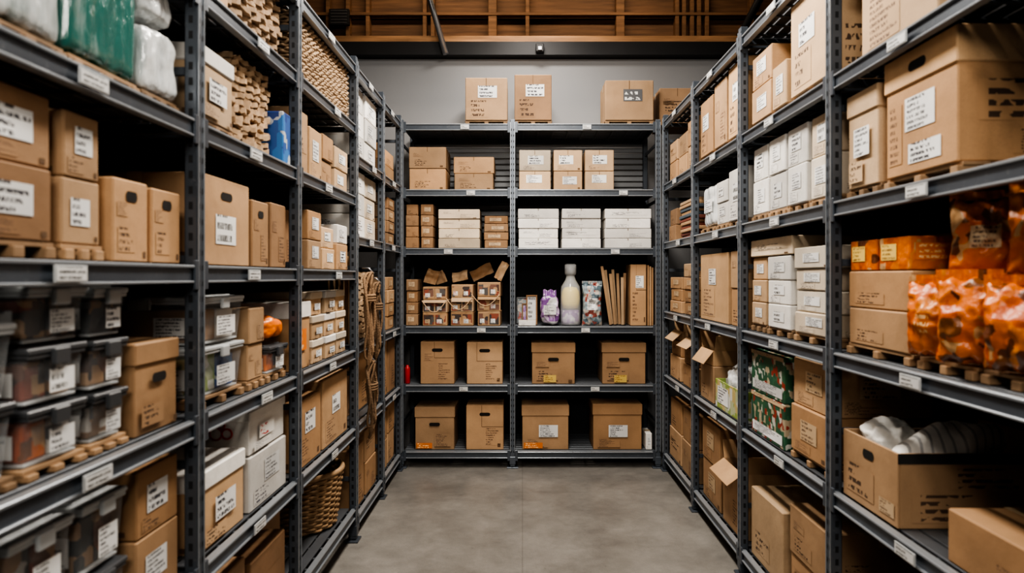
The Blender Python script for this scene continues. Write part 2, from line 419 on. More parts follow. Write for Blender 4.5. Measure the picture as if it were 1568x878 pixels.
def tub(side,a,b,z,h,dep=.36,pack='dark_pack',lid='lid_plastic',inset=.04,label=True):
    w=b-a-.008; mb=MB(); tp=.93
    bh=h-.02
    def W(x0,y0,x1,y1):
        c=(0,dep/2)
        def bt(x,y): return (c[0]+(x-c[0])*tp,c[1]+(y-c[1])*tp,0.0)
        mb.face([bt(x0,y0),bt(x1,y1),(x1,y1,bh),(x0,y0,bh)],'clear_plastic')
    X=w/2-.008;Y0=.008;Y1=dep-.008
    W(-X,Y0,X,Y0);W(X,Y0,X,Y1);W(X,Y1,-X,Y1);W(-X,Y1,-X,Y0)
    mb.cbox((0,dep/2,.003),(X*2*tp,(Y1-Y0)*tp,.006),'lid_plastic',.001)
    nc=2 if w>.14 else 1; cw=X*2*tp*.95/nc
    for i in range(nc):
        hh=bh*R(.72,.9); mb.cbox((-X*tp*.95+cw*(i+.5),dep/2,.007+hh/2),(cw*.94,(Y1-Y0)*.88,hh),pack if isinstance(pack,str) else pack[i%len(pack)],.004)
    mb.cbox((0,dep/2,bh-.004),(w-.006,dep-.006,.010),lid,.003)
    mb.cbox((0,dep/2,bh+.007),(w,dep,.013),lid,.004)
    mb.cbox((0,dep/2,bh+.015),(w*.8,dep*.8,.006),lid,.003)
    for x,y,sx,sy in((0,-.002,.05,.012),(-w/2+.001,dep/2,.012,.07),(w/2-.001,dep/2,.012,.07)):
        mb.cbox((x,y,bh-.008),(sx,sy,.035),lid,.003)
    if label:
        deco(mb,w*.94,dep,h,'F',.35,.8,.15,.55,random.choice(LAB),e=-.004)
        deco(mb,w*.94,dep,h,{'L':'L','R':'R','B':'F'}[side],.6,.9,.15,.55,random.choice(LAB),e=.001)
    loc,rz=place(side,a,b,z+.001,inset); mb.obj('storage_tub',loc,rz+R(-.01,.01)); return z+h+.003
def wavy(name,side,a,b,z,h,dep,layers,amp,freq,mat='kraft_light',inset=.05,fill=.72,jag=.008):
    mb=MB(); w=b-a; th=h/layers
    mb.cbox((0,dep/2+.02,h/2),(w*.96,dep-.06,h*.97),'card_dark',.004)
    for i in range(layers):
        ph=R(0,6.28); f=freq*R(.8,1.2); zz=i*th; off=R(0,.014); 
        N=int(24+freq*5); tri=[R(-1,1) for _ in range(N+1)]
        def prof(u,top):
            x=(u*f+ph)%1.0; tr=(4*abs(x-.5)-1)
            A=amp*th*(tr*.7+.4*tri[round(u*N)])
            t=th*fill if top else 0
            return min(max(zz+t+A,0 if not top else th*.3),h)
        pf=[((j/N-.5)*w,off+jag*math.sin(j*.9+ph)+R(0,jag*.6)+jag) for j in range(N+1)]
        def front(u,v):
            x,y=pf[round(u*N)]; return (x,y,prof(u,0)*(1-v)+prof(u,1)*v)
        mb.grid(front,N,1,mat,smooth=False)
        def top(u,v):
            x,y=pf[round(u*N)]; return (x,y+v*.06,prof(u,1))
        mb.grid(top,N,1,mat,smooth=False)
        def bot(u,v):
            x,y=pf[round(u*N)]; return (x,y+(1-v)*.06,prof(u,0))
        mb.grid(bot,N,1,mat,smooth=False)
        for sx,uu in((-1,0),(1,1)):
            y=pf[0 if sx<0 else N][1]; M=10
            ys=[y+(dep-y)*q/M for q in range(M+1)]; zs=[amp*th*R(-.8,.8) for _ in range(M+1)]; zs[0]=0
            xo=[sx*w/2+R(-1,0)*sx*jag for _ in range(M+1)]; xo[0]=sx*w/2
            mb.grid(lambda u,v:(xo[round(u*M)],ys[round(u*M)],min(max(prof(uu,v>.5)+zs[round(u*M)],0),h)),M,1,mat,smooth=False)
    loc,rz=place(side,a,b,z+.001,inset); return mb.obj(name,loc,rz)
def weave(name,side,a,b,z,h,dep,mat='kraft_light',inset=.04):
    mb=MB(); w=b-a; mb.cbox((0,dep/2,h/2),(w-.03,dep-.03,h-.02),'card_dark',.01)
    nr=19; ns=34
    for i in range(nr):
        zz=.01+(h-.02)*i/(nr-1); ph=math.pi*(i%2)
        pts=[((u/150-.5)*w,.006+.010*math.sin(u/150*ns*math.pi+ph),zz+.010*noise.noise(Vector((u*.25,i*3.1,0)))) for u in range(151)]
        mb.tube(pts,.0062,mat,5)
        M=60; pts=[(-w/2+.004+.008*math.sin(u/M*14*math.pi+ph),.01+u/M*(dep-.02),zz+.008*noise.noise(Vector((u*.3,i*2.1,7)))) for u in range(M+1)]
        mb.tube(pts,.0062,mat,5)
    for k in range(ns+1):
        x=(k/ns-.5)*w; mb.tube([(x,.008,.0),(x,.008,h)],.0045,mat,5)
    loc,rz=place(side,a,b,z+.009,inset); mb.obj(name,loc,rz)
def sheet(name,loc,rz,w,h,tilt,roll,mat='kraft_light',seed=0,curl=.05):
    mb=MB()
    for sg in (0,1):
        def g(u,v):
            u2=u if sg==0 else 1-u
            return ((u2-.5)*w,curl*(v**2)+.012*noise.noise(Vector((u2*4+seed,v*4,1)))+sg*.003,v*h+.03*w*math.sin(u2*7+seed)*v)
        mb.grid(g,14,10,mat)
    o=mb.obj(name,loc,0); o.rotation_euler=(tilt,roll,rz); return o
# ------------------------------------------------------------------ racks
def rack(name,side,ys,levels_per_bay,ztop,depth=.6):
    root=empty(name)
    def T(a,y,z):
        if side=='B': return (a,YB+y,z)
        if side=='L': return (XL-y,a,z)
        return (XR+y,a,z)
    def S(sa,sy,sz): return (sa,sy,sz) if side=='B' else (sy,sa,sz)
    pw,pd=.040,.04
    mb=MB()
    for a in ys:
        for y in (pd/2,depth-pd/2):
            mb.cbox(T(a,y,ztop/2+.012),S(pw,pd,ztop-.0),'rack_steel',.004)
            mb.cbox(T(a,y,.005),S(pw+.05,pd+.03,.009),'rack_steel',.002)
            if y<.1: mb.cbox(T(a,y,.06),S(pw+.008,pd+.008,.06),'rack_steel',.003)
        mb.cbox(T(a-pw/2+.003,-.0015,ztop/2+.06),S(.005,.004,ztop-.14),'rack_edge_highlight',.001)
        mb.cbox(T(a+pw/2-.003,-.0015,ztop/2+.06),S(.005,.004,ztop-.14),'rack_edge_highlight',.001)
        z=.12
        while z<ztop-.04:
            e=.0008
            for dx in(-.009,.009):
                q=[T(a+dx-.0035,-e,z),T(a+dx+.0035,-e,z+.004),T(a+dx+.0035,-e,z+.020),T(a+dx-.0035,-e,z+.016)]
                mb.face(q,'slot_dark')
            if side!='B':
                q=[T(a-pw/2-e,pd*.35,z),T(a-pw/2-e,pd*.65,z),T(a-pw/2-e,pd*.65,z+.022),T(a-pw/2-e,pd*.35,z+.022)]
                mb.face(q,'slot_dark')
            z+=.045
        for i,zz in enumerate([.35,.95,1.55,2.1,2.55]):
            if zz<ztop: mb.cbox(T(a,depth/2,zz),S(.012,depth-2*pd,.025),'rack_steel',.002)
    mb.obj('uprights',parent=root)
    mb=MB(); dk=MB(); tg=MB()
    for i in range(len(ys)-1):
        a0,a1=ys[i]+pw/2,ys[i+1]-pw/2; L=a1-a0; c=(a0+a1)/2
        for lz in levels_per_bay[i]:
            for y in (.018,depth-.018):
                mb.cbox(T(c,y,lz-.028),S(L,.024,.046),'rack_steel',.003)
                sg=-1 if y<.1 else 1
                mb.cbox(T(c,y+sg*.006,lz-.006),S(L,.028,.009),'rack_edge_highlight',.002)
                mb.cbox(T(c,y+sg*.006,lz-.050),S(L,.026,.007),'rack_edge_highlight',.002)
            for e in(a0,a1):
                mb.cbox(T(e+(.010 if e==a0 else -.010),.000,lz-.03),S(.022,.008,.085),'rack_steel',.002)
                mb.cbox(T(e+(.008 if e==a0 else -.008),depth/2,lz-.03),S(.016,depth-.08,.03),'rack_steel',.002)
            ns=9; sw=(depth-.06)/ns
            for k in range(ns):
                dk.cbox(T(c,.035+sw*(k+.5),lz-.005),S(L,sw*.84,.009),'deck_steel',.002)
            nb=max(3,int(L/.12))
            for k in range(nb):
                dk.cbox(T(a0+L*(k+.5)/nb,depth/2,lz-.014),S(.014,depth-.06,.008),'deck_steel',.002)
            if lz>.3:
                tw=.095 if side!='B' else .06; tc=c+R(-.1,.1)*L if side!='B' else c+R(-.25,.3)*L
                e=-.011
                tg.cbox(T(tc,-.008,lz-.029),S(tw+.008,.004,.036),'lid_plastic',.001)
                q=[T(tc-tw/2,e,lz-.043),T(tc+tw/2,e,lz-.043),T(tc+tw/2,e,lz-.015),T(tc-tw/2,e,lz-.015)]
                if side=='R': q=[q[1],q[0],q[3],q[2]]
                tg.face(q,'label_barcode')
    mb.obj('beams',parent=root); dk.obj('decks',parent=root); tg.obj('shelf_tags',parent=root)
    return root
LA=[.19,.645,1.087,1.535,1.955,2.36,2.70]; LD=[.13,.65,1.11,1.735,2.2,2.70]
RA=[.14,.745,1.235,1.765,2.21,2.70]; BA=[.13,.65,1.11,1.725,2.185,2.70]
rack('steel_shelving_rack','L',[0.0,1.0,1.996,2.88,3.88,4.63,5.29],[LA,LA,LA,LA,LD,LD],2.74)
rack('steel_shelving_rack','R',[.4,1.4,2.43,3.43,4.38,5.29],[RA]*5,2.74)
br=rack('steel_shelving_rack','B',[-.952,-.077,1.062],[BA,BA],2.72)
mb=MB()
mb.cbox((.055,YB+.606,.93),(2.03,.006,1.84),'panel_shade',.001)  # near-black sheet, its colour stands in for shade behind the lower shelves
for i in range(16): mb.cbox((.055,YB+.604,1.9+i*.05),(2.03,.014,.04),'panel_grey',.004)
mb.obj('ribbed_panel_and_shade',parent=br)
# ------------------------------------------------------------------ room
def slab(name,c,s,mat,ch=.001):
    mb=MB(); mb.cbox((0,0,0),s,mat,ch); return mb.obj(name,c)
slab('floor',(0,2,-.05),(9,11,.1),'concrete')
slab('wall_back',(.05,6.07,1.71),(3.6,.1,3.42),'wall_paint')
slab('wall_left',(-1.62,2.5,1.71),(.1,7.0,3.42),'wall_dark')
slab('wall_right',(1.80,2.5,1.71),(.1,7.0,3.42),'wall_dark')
slab('ceiling',(0,2,5.0),(9,11,.1),'timber_dark')
slab('wall_front',(0,-3.3,2.5),(9,.1,4.9),'wall_dark')
slab('wall_outer_left',(-4.3,2,2.5),(.1,10.8,4.9),'timber_dark')
slab('wall_outer_right',(4.3,2,2.5),(.1,10.8,4.9),'timber_dark')
slab('trim_steel_beam',(.05,6.02,3.48),(6.5,.22,.115),'steel_black')
slab('trim_timber_beam',(.05,6.02,3.565),(7.5,.20,.052),'timber_beam')
mb=MB()
mb.cbox((0,7.0,2.5),(8.5,.05,4.8),'timber_dark',.001)
z=3.3
while z<4.9:
    mb.cbox((0,6.95,z+.10),(8.4,.03,.195),'timber_board',.006); z+=.205
for x in(-2.4,-2.25,-1.95,-1.75,-1.55,-.98,-.90,-.30,.05,.98,1.55,1.62,1.7,1.77,1.85,2.3,2.6): mb.cbox((x,6.88,4.0),(.04 if x not in(-.30,.98) else .085,.1,1.8),'timber_stud',.004)
for zz in(3.86,4.13): mb.cbox((0,6.86,zz),(8.4,.08,.03),'timber_stud',.004)
mb.obj('wall_timber')
mb=MB()
for x in [i*.6-3.6 for i in range(13)]: mb.cbox((x,2,4.86),(.07,10,.18),'timber_board',.004)
mb.obj('trim_ceiling_joists')
mb=MB(); mb.tube([(-.66,5.88,3.42),(-.86,5.88,4.1),(-1.1,5.88,4.93)],.026,'chrome'); mb.obj('trim_strut')
mb=MB(); mb.tube([(1.85,5.98,3.5),(2.6,5.98,4.93)],.035,'steel_black'); mb.obj('trim_strut')
mb=MB(); mb.cbox((0,0,0),(.07,.05,.07),'steel_black',.005); mb.cbox((0,-.03,-.01),(.035,.02,.035),'chrome',.003); mb.obj('junction_box',(.15,5.883,3.47))
mb=MB(); mb.cbox((0,0,0),(.2,.04,.16),'steel_black',.004)
for i in range(5): mb.cbox((0,-.022,-.06+i*.03),(.16,.008,.008),'chrome',.001)
mb.obj('vent_grille',(-1.82,6.79,4.08))
# ------------------------------------------------------------------ BACK RACK contents
B='B'
box(B,-.455,-.115,2.70,.335,.35,label='label_big',pal=True,inset=.05,mat='card')
box(B,-.067,.235,2.70,.36,.35,label='label_big',pal=True,inset=.05,mat='card_dark')
box(B,.65,1.04,2.70,.315,.35,label='label_grey',pal=True,inset=.05,prnt=False,yaw=0,mat='card')
box(B,-.905,-.6,2.185,.17,.34,n=2,label=None,inset=.06)
box(B,-.55,-.22,2.185,.13,.34,n=2,mat='card',inset=.06)
for a,b in((-.03,.228),(.242,.478),(.49,.728)):
    z=box(B,a,b,2.185,.148,.34,mat='card_light',label='label_text',inset=.06,prnt=False)
    box(B,a,b,z,.165,.34,mat='card_light' if a>0 else 'cream',label='label_big',inset=.06)
for j in range(2):
    box(B,-.93+j*.118,-.815+j*.118,1.725,.085,.3,n=4,mat='card_dark',label='label_kraft' if j else None,inset=.05,prnt=True)
box(B,-.672,-.33,1.725,.075,.32,n=4,mat='cream',inset=.05)
box(B,-.31,-.105,1.725,.062,.3,n=4,mat='card_dark',label='label_kraft',inset=.05)
for a,b in((-.04,.292),(.302,.628),(.645,1.025)):
    box(B,a,b,1.725,.076,.32,n=4,mat='white',inset=.05)
z0=1.111
def crate(a,b,z,n,h,seed):
    zz=z
    for k in range(n):
        mb=MB(); w=b-a-.014-R(0,.012); mb.cbox((0,.14,h/2),(w,.28,h),'card_light' if k%2 else 'card',.004)
        for q in range(2):
            u=.04+q*.48; deco(mb,w,.28,h,'F',u,u+.42,.1,.85,'brownimg_pack',e=.002); deco(mb,w,.28,h,'F',u+.06,u+.26,.2,.5,random.choice(['label_text','label_kraft','label_red']),e=.003)
        if k%2:
            M=Matrix.Rotation(R(.3,.9),3,'X'); mb.cbox((0,-.018,h-.012),(w*.92,.04,.003),'card_light',.001,M)
        loc,rz=place(B,a,b,zz,.06); mb.obj('printed_carton',loc,R(-.05,.05)); zz+=h+.0015
    return zz
crate(-.80,-.585,z0,3,.102,1); crate(-.575,-.38,z0,3,.108,2); crate(-.365,-.165,z0,3,.114,3)
box(B,-.93,-.82,z0,.09,.3,n=4,mat='card_dark',label='label_kraft',inset=.06)
zt=z0+.322
sheet('kraft_paper_sheet',(-.75,5.50,zt+.012),.3,.10,.13,.3,.25,seed=1,curl=-.05)
sheet('kraft_paper_sheet',(-.65,5.52,zt+.014),-.3,.10,.10,.1,-.3,seed=6,curl=-.03)
sheet('kraft_paper_sheet',(-.50,5.50,zt+.032),-.2,.13,.07,.2,-.2,seed=2)
sheet('kraft_paper_sheet',(-.31,5.50,zt+.065),.1,.18,.12,.4,-.45,seed=3,curl=-.06)
sheet('kraft_paper_sheet',(-.20,5.47,zt+.045),-.4,.07,.15,.2,.5,seed=4,curl=.03)
mb=MB()
for x0,x1,zz in((-.79,-.60,.20),(-.60,-.40,.22),(-.40,-.18,.25)):
    mb.tube([(x0+(x1-x0)*i/12,5.366-.012*math.sin(i/12*3.14),z0+zz-.09*math.sin(i/12*3.14)) for i in range(13)],.004,'kraft_light',6)
mb.obj('paper_string_garland')
for i,(x,w,h) in enumerate(((.0,.10,.22),(.045,.10,.17),(.075,.09,.24))):
    mb=MB() 
    for xx in(-w/2+.006,w/2-.006): mb.cbox((xx,0,h/2),(.012,.014,h),'card_dark' if i else 'lid_dark',.002)
    for zz in(.006,h-.006): mb.cbox((0,0,zz),(w-.022,.014,.012),'card_dark' if i else 'lid_dark',.002)
    mb.cbox((0,.004,h/2),(w-.022,.004,h-.022),('pouch_img','purple_pack','label_text')[i],.001)
    o=mb.obj('picture_frame',(x,YB+.15+.06*(2-i),z0+.002)); o.rotation_euler=(-.1,0,0)
box(B,-.035,.11,z0,.045,.06,mat='white',inset=.03)
bag('purple_product_bag',B,.135,.30,z0,.25,.12,'purple_pack',inset=.05,amp=.02,k=3.2,seed=3,crimp=True,band='label_text')
mb=MB()
prof=[(0,0),(.07,0),(.078,.01),(.08,.05),(.082,.12),(.08,.27),(.075,.31),(.045,.36),(.036,.385),(.036,.40),(.045,.405),(.048,.42),(.048,.47),(.042,.49),(0,.492)]
def lathe(prof,mat,n=28,cx=0,cy=0):
    N=len(prof)-1
    mb.grid(lambda u,v:(cx+prof[round(v*N)][0]*math.cos(2*math.pi*u),cy+prof[round(v*N)][0]*math.sin(2*math.pi*u),prof[round(v*N)][1]),n,N,mat,closeu=True)
lathe(prof,'jar_plastic')
lathe([(0,.008),(.066,.01),(.070,.03),(.068,.12),(.0,.13)],'purple_pack')
lathe([(0,.13),(.06,.135),(.072,.17),(.074,.22),(.068,.27),(.05,.30),(0,.31)],'yellow_fill')
lathe([(0,.484),(.046,.484),(.046,.426),(.04,.426)],'lid_plastic')
mb.obj('clear_plastic_jar',(.385,YB+.13,z0+.001))
pillow('printed_pouch',B,.475,.635,z0,.33,.09,'pouch_img',inset=.06,seed=4,labm='label_text')
mb=MB()
for i in range(7):
    M=Matrix.Rotation(-.15+.028*i,3,'Y'); hh=.47-.022*(i%3)-.01*i
    c=Vector((.70+.019*i,YB+.08+.022*((i*3)%5),0))
    mb.cbox(c+M@Vector((0,0,hh/2))+Vector((0,0,.008)),(.022,.012,hh),'card_light' if i%2 else 'card',.001,M)
mb.obj('cardboard_strip_bundle',(0,0,z0))
box(B,.85,.985,z0,.485,.25,mat='card',label='label_text',inset=.06,flaps=True)
mb=MB()
for i in range(3): mb.cbox((.017*i,0,.24-.005*i),(.013,.24,.48-.01*i),'card_light' if i%2 else 'card',.001)
mb.obj('cardboard_sheet_stack',(.997,YB+.19,z0+.001))
box(B,-.812,-.535,.65,.335,.36,mat='card',handle=True,inset=.06,prnt=True,flaps=True)
box(B,-.445,-.152,.65,.33,.36,mat='card',inset=.06,handle=True,flaps=True)
box(B,.065,.425,.65,.325,.36,kind='lid',mat='card',handle=True,inset=.06,orange='y')
box(B,.622,.985,.65,.325,.36,kind='lid',mat='card',handle=True,inset=.06,orange='y')
mb=MB()
lathe([(0,0),(.02,0),(.022,.005),(.022,.12),(.02,.128),(.012,.13),(.012,.145),(0,.146)],'red_paint',20)
mb.obj('red_spray_can',(-.915,YB+.09,.651))
box(B,-.86,-.53,.13,.335,.36,kind='lid',mat='card',handle=True,inset=.06,orange=True)
box(B,-.45,-.145,.13,.35,.36,mat='card',handle=True,inset=.06,flaps=True)
box(B,-.012,.375,.13,.35,.36,kind='lid',mat='card',label='label_text',inset=.06,orange=True)
box(B,.55,.955,.13,.36,.36,kind='lid',mat='card',label='label_text',inset=.06,handle=False)
box(B,.972,1.03,.13,.13,.2,mat='white',label='label_text',inset=.06)
box(B,1.10,1.40,2.72,.30,.35,mat='card_dark',inset=.16,prnt=True)
# ------------------------------------------------------------------ LEFT RACK
L='L'
box(L,1.04,1.20,1.535,.15,.3,n=2,label=True,pal=True,mat='card_dark')
box(L,1.22,1.44,1.535,.15,.3,n=2,label='label_big',pal=True,mat='card_dark')
box(L,1.46,1.605,1.535,.145,.3,n=2,label='label_big',pal=True)
box(L,1.63,1.79,1.535,.205,.26,handle=True,mat='card')
box(L,1.80,1.96,1.535,.20,.26,handle=True,mat='card')
box(L,1.62,1.96,1.535,.27,.22,mat='card_dark',inset=.34)
for a,b,mt,sd in((1.04,1.235,'wrap_clear',1),(1.25,1.475,'wrap_clear',2),(1.49,1.755,'teal_wrap',3)):
    z=pallet(L,a,b,1.955,.4); bag('wrapped_bale',L,a,b,z,.33,.4,mt,amp=.012,k=16,seed=sd,inset=.045,fr=18,vs=.2)
z=pallet(L,1.775,1.955,1.955,.36); bag('white_plastic_sack',L,1.775,1.955,z,.18,.34,'wrap_white',amp=.014,k=10,seed=9,inset=.04,fr=15,vs=.5)
bag('white_plastic_sack',L,1.775,1.95,z+.197,.13,.32,'wrap_white',amp=.016,k=7,seed=12,inset=.045,crimp=True,fr=15,vs=.5)
zz=1.087
for a,b,n,h in((1.05,1.33,2,.15),(1.35,1.545,3,.122),(1.56,1.705,3,.12)):
    z=pallet(L,a,b,zz,.36,h=.025)
    for k in range(n): z=tub(L,a,b,z,h,pack=random.choice([['dark_pack','brownimg_pack'],['brownimg_pack','dark_pack'],['dark_pack','card']]) if not(b>1.5 and b<1.6 and k==0) else ['orange_pack','dark_pack'],lid=['lid_dark','lid_dark','lid_plastic'][k] if b>1.4 else ['lid_dark','lid_plastic'][k])
box(L,1.725,1.955,1.087,.24,.36,kind='lid',handle=True,mat='card',prnt=True)
for a,b in((1.06,1.28),(1.30,1.50),(1.52,1.70)):
    z=.645
    for k in range(2): z=tub(L,a,b,z,.17,pack=['dark_pack','brownimg_pack'],lid=['lid_dark','lid_plastic'][k])
box(L,1.73,1.955,.645,.175,.38,n=2,label=True)
box(L,1.3,1.9,.19,.3,.4)
wavy('folded_kraft_bag_stack',L,2.32,2.82,2.36,.30,.4,12,.4,3)
box(L,2.05,2.28,2.36,.25,.35,label=True)
box(L,2.07,2.33,1.955,.225,.35,kind='lid',lidmat='white',mat='card_light',label=True,pal=True)
wavy('folded_kraft_bag_stack',L,2.36,2.71,1.955,.335,.36,13,.45,2.6)
box(L,2.735,2.83,1.955,.21,.3,mat='blue_pack',name='blue_carton',prnt=False,inset=.02)
box(L,2.07,2.45,1.535,.285,.4,handle=True,label='label_barcode',mat='card')
box(L,2.47,2.64,1.535,.245,.36,handle=True,mat='card')
box(L,2.655,2.83,1.535,.255,.36,mat='card_dark')
z=pallet(L,2.08,2.41,1.087,.38)
z=tub(L,2.08,2.41,z,.16,.38,pack=['lime_pack','blue_pack'],lid='lid_plastic')
tub(L,2.08,2.41,z,.155,.38,pack=['card','white'],lid='lid_plastic')
box(L,2.44,2.60,1.087,.13,.32,n=2,pal=True,mat='card')
z=pallet(L,2.62,2.83,1.087,.3); tub(L,2.62,2.83,z,.11,.3,pack=['orange_pack','dark_pack'],lid='lid_dark',inset=.03)
bag('orange_product_bag',L,2.62,2.82,z+.118,.10,.24,'orange_plain',amp=.02,k=3,seed=5,inset=.03)
box(L,2.07,2.42,.645,.25,.38,kind='lid',lidmat='white',mat='card_light',label='label_big')
box(L,2.45,2.83,.645,.2,.45,mat='white',label='label_text',n=1)
box(L,2.45,2.83,.851,.16,.44,mat='white',label='label_red',kind='lid',lidmat='white')
mb=MB()
for k,(cx,cz,r) in enumerate(((0,0,.022),(.04,.0,.018),(-.035,.012,.015),(.02,.03,.012))):
    mb.tube([(cx+r*math.cos(t*math.pi/8),0,cz+r*math.sin(t*math.pi/8)) for t in range(16)],.0035,'red_paint',6,closed=True)
mb.obj('red_ribbon_ornament',(-1.10,2.448,.935))
box(L,2.08,2.42,.19,.32,.38,mat='card_dark'); box(L,2.46,2.82,.19,.27,.4,mat='card_dark')
# bay C
weave('woven_fibre_bale',L,2.93,3.83,2.36,.285,.4)
box(L,2.93,3.12,1.955,.28,.36,mat='card'); box(L,3.14,3.34,1.955,.24,.36,label='label_text',mat='card_light')
box(L,3.36,3.55,1.955,.125,.34,n=2); box(L,3.57,3.83,1.955,.115,.34,n=2,label=True,mat='card_light')
box(L,2.93,3.10,1.535,.26,.34,mat='card_dark',inset=.1); box(L,3.12,3.34,1.535,.135,.34,n=2,mat='card',label='label_text')
box(L,3.36,3.58,1.535,.105,.34,n=2,mat='card_light',label=True); z=box(L,3.60,3.83,1.535,.14,.34,label=True,mat='card'); box(L,3.62,3.82,z,.10,.34,label=True,mat='white')
box(L,2.93,3.17,1.087,.30,.44,kind='lid',lidmat='white',mat='card',label='label_orange')
for i in range(3): box(L,3.19+.215*i,3.39+.215*i,1.087,.112,.36,n=3,kind='lid',lidmat='white' if i%2 else 'cream',mat='card_light',label=True)
box(L,2.95,3.32,.645,.30,.4,label='label_big',mat='card'); box(L,3.35,3.82,.645,.34,.4,mat='card',label=True)
box(L,2.93,3.22,.19,.26,.3,mat='card_dark',inset=.2)
mb=MB(); H=.29
def rad(v): return .20+.035*v
for i in range(20):
    v=i/19; zz=.012+v*(H-.02); r=rad(v)
    pts=[]
    for k in range(96):
        t=2*math.pi*k/96; rr=r+.007*math.sin(t*16+math.pi*(i%2)); pts.append((rr*math.cos(t),rr*math.sin(t),zz))
    mb.tube(pts,.0078,'wicker',6,closed=True)
for k in range(32):
    t=2*math.pi*k/32; mb.tube([((rad(v))*math.cos(t),(rad(v))*math.sin(t),.004+v*(H-.01)) for v in(0,.25,.5,.75,1)],.006,'wicker',6)
mb.tube([(.238*math.cos(t*math.pi/24),.238*math.sin(t*math.pi/24),H) for t in range(48)],.014,'wicker',8,closed=True)
mb.grid(lambda u,v:(.19*v*math.cos(2*math.pi*u),.19*v*math.sin(2*math.pi*u),.008),24,3,'wicker',closeu=True)
for sg in(-1,1):
    mb.tube([(.09*math.cos(t),sg*.236,H+.075*math.sin(t)) for t in [math.pi*i/12 for i in range(13)]],.010,'wicker',8)
mb.obj('wicker_basket',(-1.195,3.60,.195))
# bay D
for a in(3.93,4.27):
    box(L,a,a+.32,2.2,.145,.36,n=3,mat='white',label=True)
    box(L,a,a+.32,1.735,.13,.36,n=3,mat='white' if a<4 else 'cream',label=True)
mb=MB()
for i in range(5):
    mb.cbox((0,.03*i,.27-.015*i),(.13,.005,.54-.03*i),'card_light' if i%2 else 'card',.001)
mb.obj('cardboard_sheet_stack',(-1.0,4.00,1.111),math.pi/2)
wavy('folded_kraft_bag_stack',L,4.12,4.58,1.11,.42,.36,12,.35,3)
box(L,3.93,4.2,.65,.3,.36,mat='card_dark',inset=.12); box(L,4.25,4.58,.65,.36,.36,mat='card',inset=.1)
box(L,3.93,4.22,.13,.36,.36,mat='card'); box(L,4.26,4.58,.13,.2,.36,n=2,mat='card')
def coil(y,z,n,ln0,wd):
    mb=MB()
    for k in range(n):
        cy=.016*(k-(n-1)/2); ln=ln0+.035*(k%3); pts=[]
        for i in range(44):
            t=2*math.pi*i/44; pts.append((.012*math.sin(3*t+k)+.010*(k%2),cy+wd*math.sin(t)*(1+.35*math.cos(t)),-ln/2+ln/2*math.cos(t)+.006*math.sin(5*t+k)))
        mb.tube(pts,.0075,'rope_fibre',8,closed=True)
    for q in range(3): mb.tube([(.005+.030*math.cos(t),.055*math.sin(t),-.13-.015*q) for t in [2*math.pi*i/20 for i in range(20)]],.0075,'rope_fibre',8,closed=True)
    mb.tube([(-.04,0,.03),(0,0,.03),(.03,0,.0),(.02,0,-.02)],.005,'chrome',8)
    mb.obj('rope_coil',(-.905,y,z))
coil(4.02,1.52,5,.5,.05); coil(4.22,1.46,4,.42,.05); coil(4.08,.99,4,.38,.055)
# bay E
box(L,4.68,5.24,2.2,.11,.36,n=2,mat='card') 
for a in(4.68,4.97): box(L,a,a+.26,1.735,.085,.34,n=4,mat='card_dark',label='label_kraft'); box(L,a,a+.26,1.11,.095,.34,n=4,mat='card',label='label_kraft')
box(L,4.68,4.95,.65,.40,.34,mat='card'); box(L,4.98,5.24,.65,.38,.34,mat='card_dark')
box(L,4.68,4.95,.13,.2,.36,n=2); box(L,4.98,5.24,.13,.22,.36,n=2)
# ------------------------------------------------------------------ RIGHT RACK
Q='R'
for a in(4.43,4.72,5.0): box(Q,a,a+.25,2.21,.15 if a>4.6 else .17,.36,n=2,label=None,mat='card')
z=1.766
for k in range(11):
    mb=MB(); h=.024; w=R(.42,.5); mb.cbox((R(-.01,.01),.17+R(-.01,.01),h/2),(w,.3,h-.001),random.choice(['card','card_dark','book_red','book_blue','card_light']),.004)
    loc,rz=place(Q,4.5,4.98,z,.04); mb.obj('flat_carton',loc,rz+R(-.02,.02)); z+=h+.0003
box(Q,5.04,5.27,1.765,.12,.3,n=2,mat='card_dark')
for a in(4.45,4.86): z=box(Q,a,a+.36,1.235,.085,.34,n=3,kind='plain',mat='card',label='label_kraft',jit=3)
box(Q,4.5,4.8,z,.09,.3,mat='card_light',jit=4)
# crumpled cartons with loose flaps
for a,zz,hh in((4.45,.745,.15),(4.87,.745,.17)):
    z=box(Q,a,a+.36,zz,hh,.34,mat='card',jit=5); z=box(Q,a+.03,a+.33,z,.11,.32,mat='card_dark',jit=6,inset=.05)
    box(Q,a+.02,a+.31,z,.07,.3,kind='open',mat='card_light',jit=5,inset=.06)
for a in(4.45,4.87): box(Q,a,a+.38,.14,.22,.38,n=2,mat='card')
box(Q,3.48,3.75,2.21,.385,.4,pal=True,label='label_barcode',mat='card_light'); box(Q,3.78,4.02,2.21,.37,.4,pal=True,mat='card'); box(Q,4.05,4.33,2.21,.34,.4,pal=True,mat='card',label='label_text')
box(Q,3.48,3.74,1.765,.27,.36,mat='white',label=True,pal=True); box(Q,3.77,4.0,1.765,.12,.36,n=2,mat='white',label=True,pal=True)
z=pallet(Q,4.03,4.33,1.765,.36); bag('white_plastic_sack',Q,4.03,4.33,z,.26,.34,'wrap_white',amp=.014,k=9,seed=41,band='label_text',fr=14,vs=.4)
box(Q,3.48,3.72,1.235,.20,.38,n=2,mat='card'); box(Q,3.75,4.33,1.235,.40,.4,mat='card_light',label='label_text')
z=.746
mb=MB(); w,dp,h=.5,.4,.16
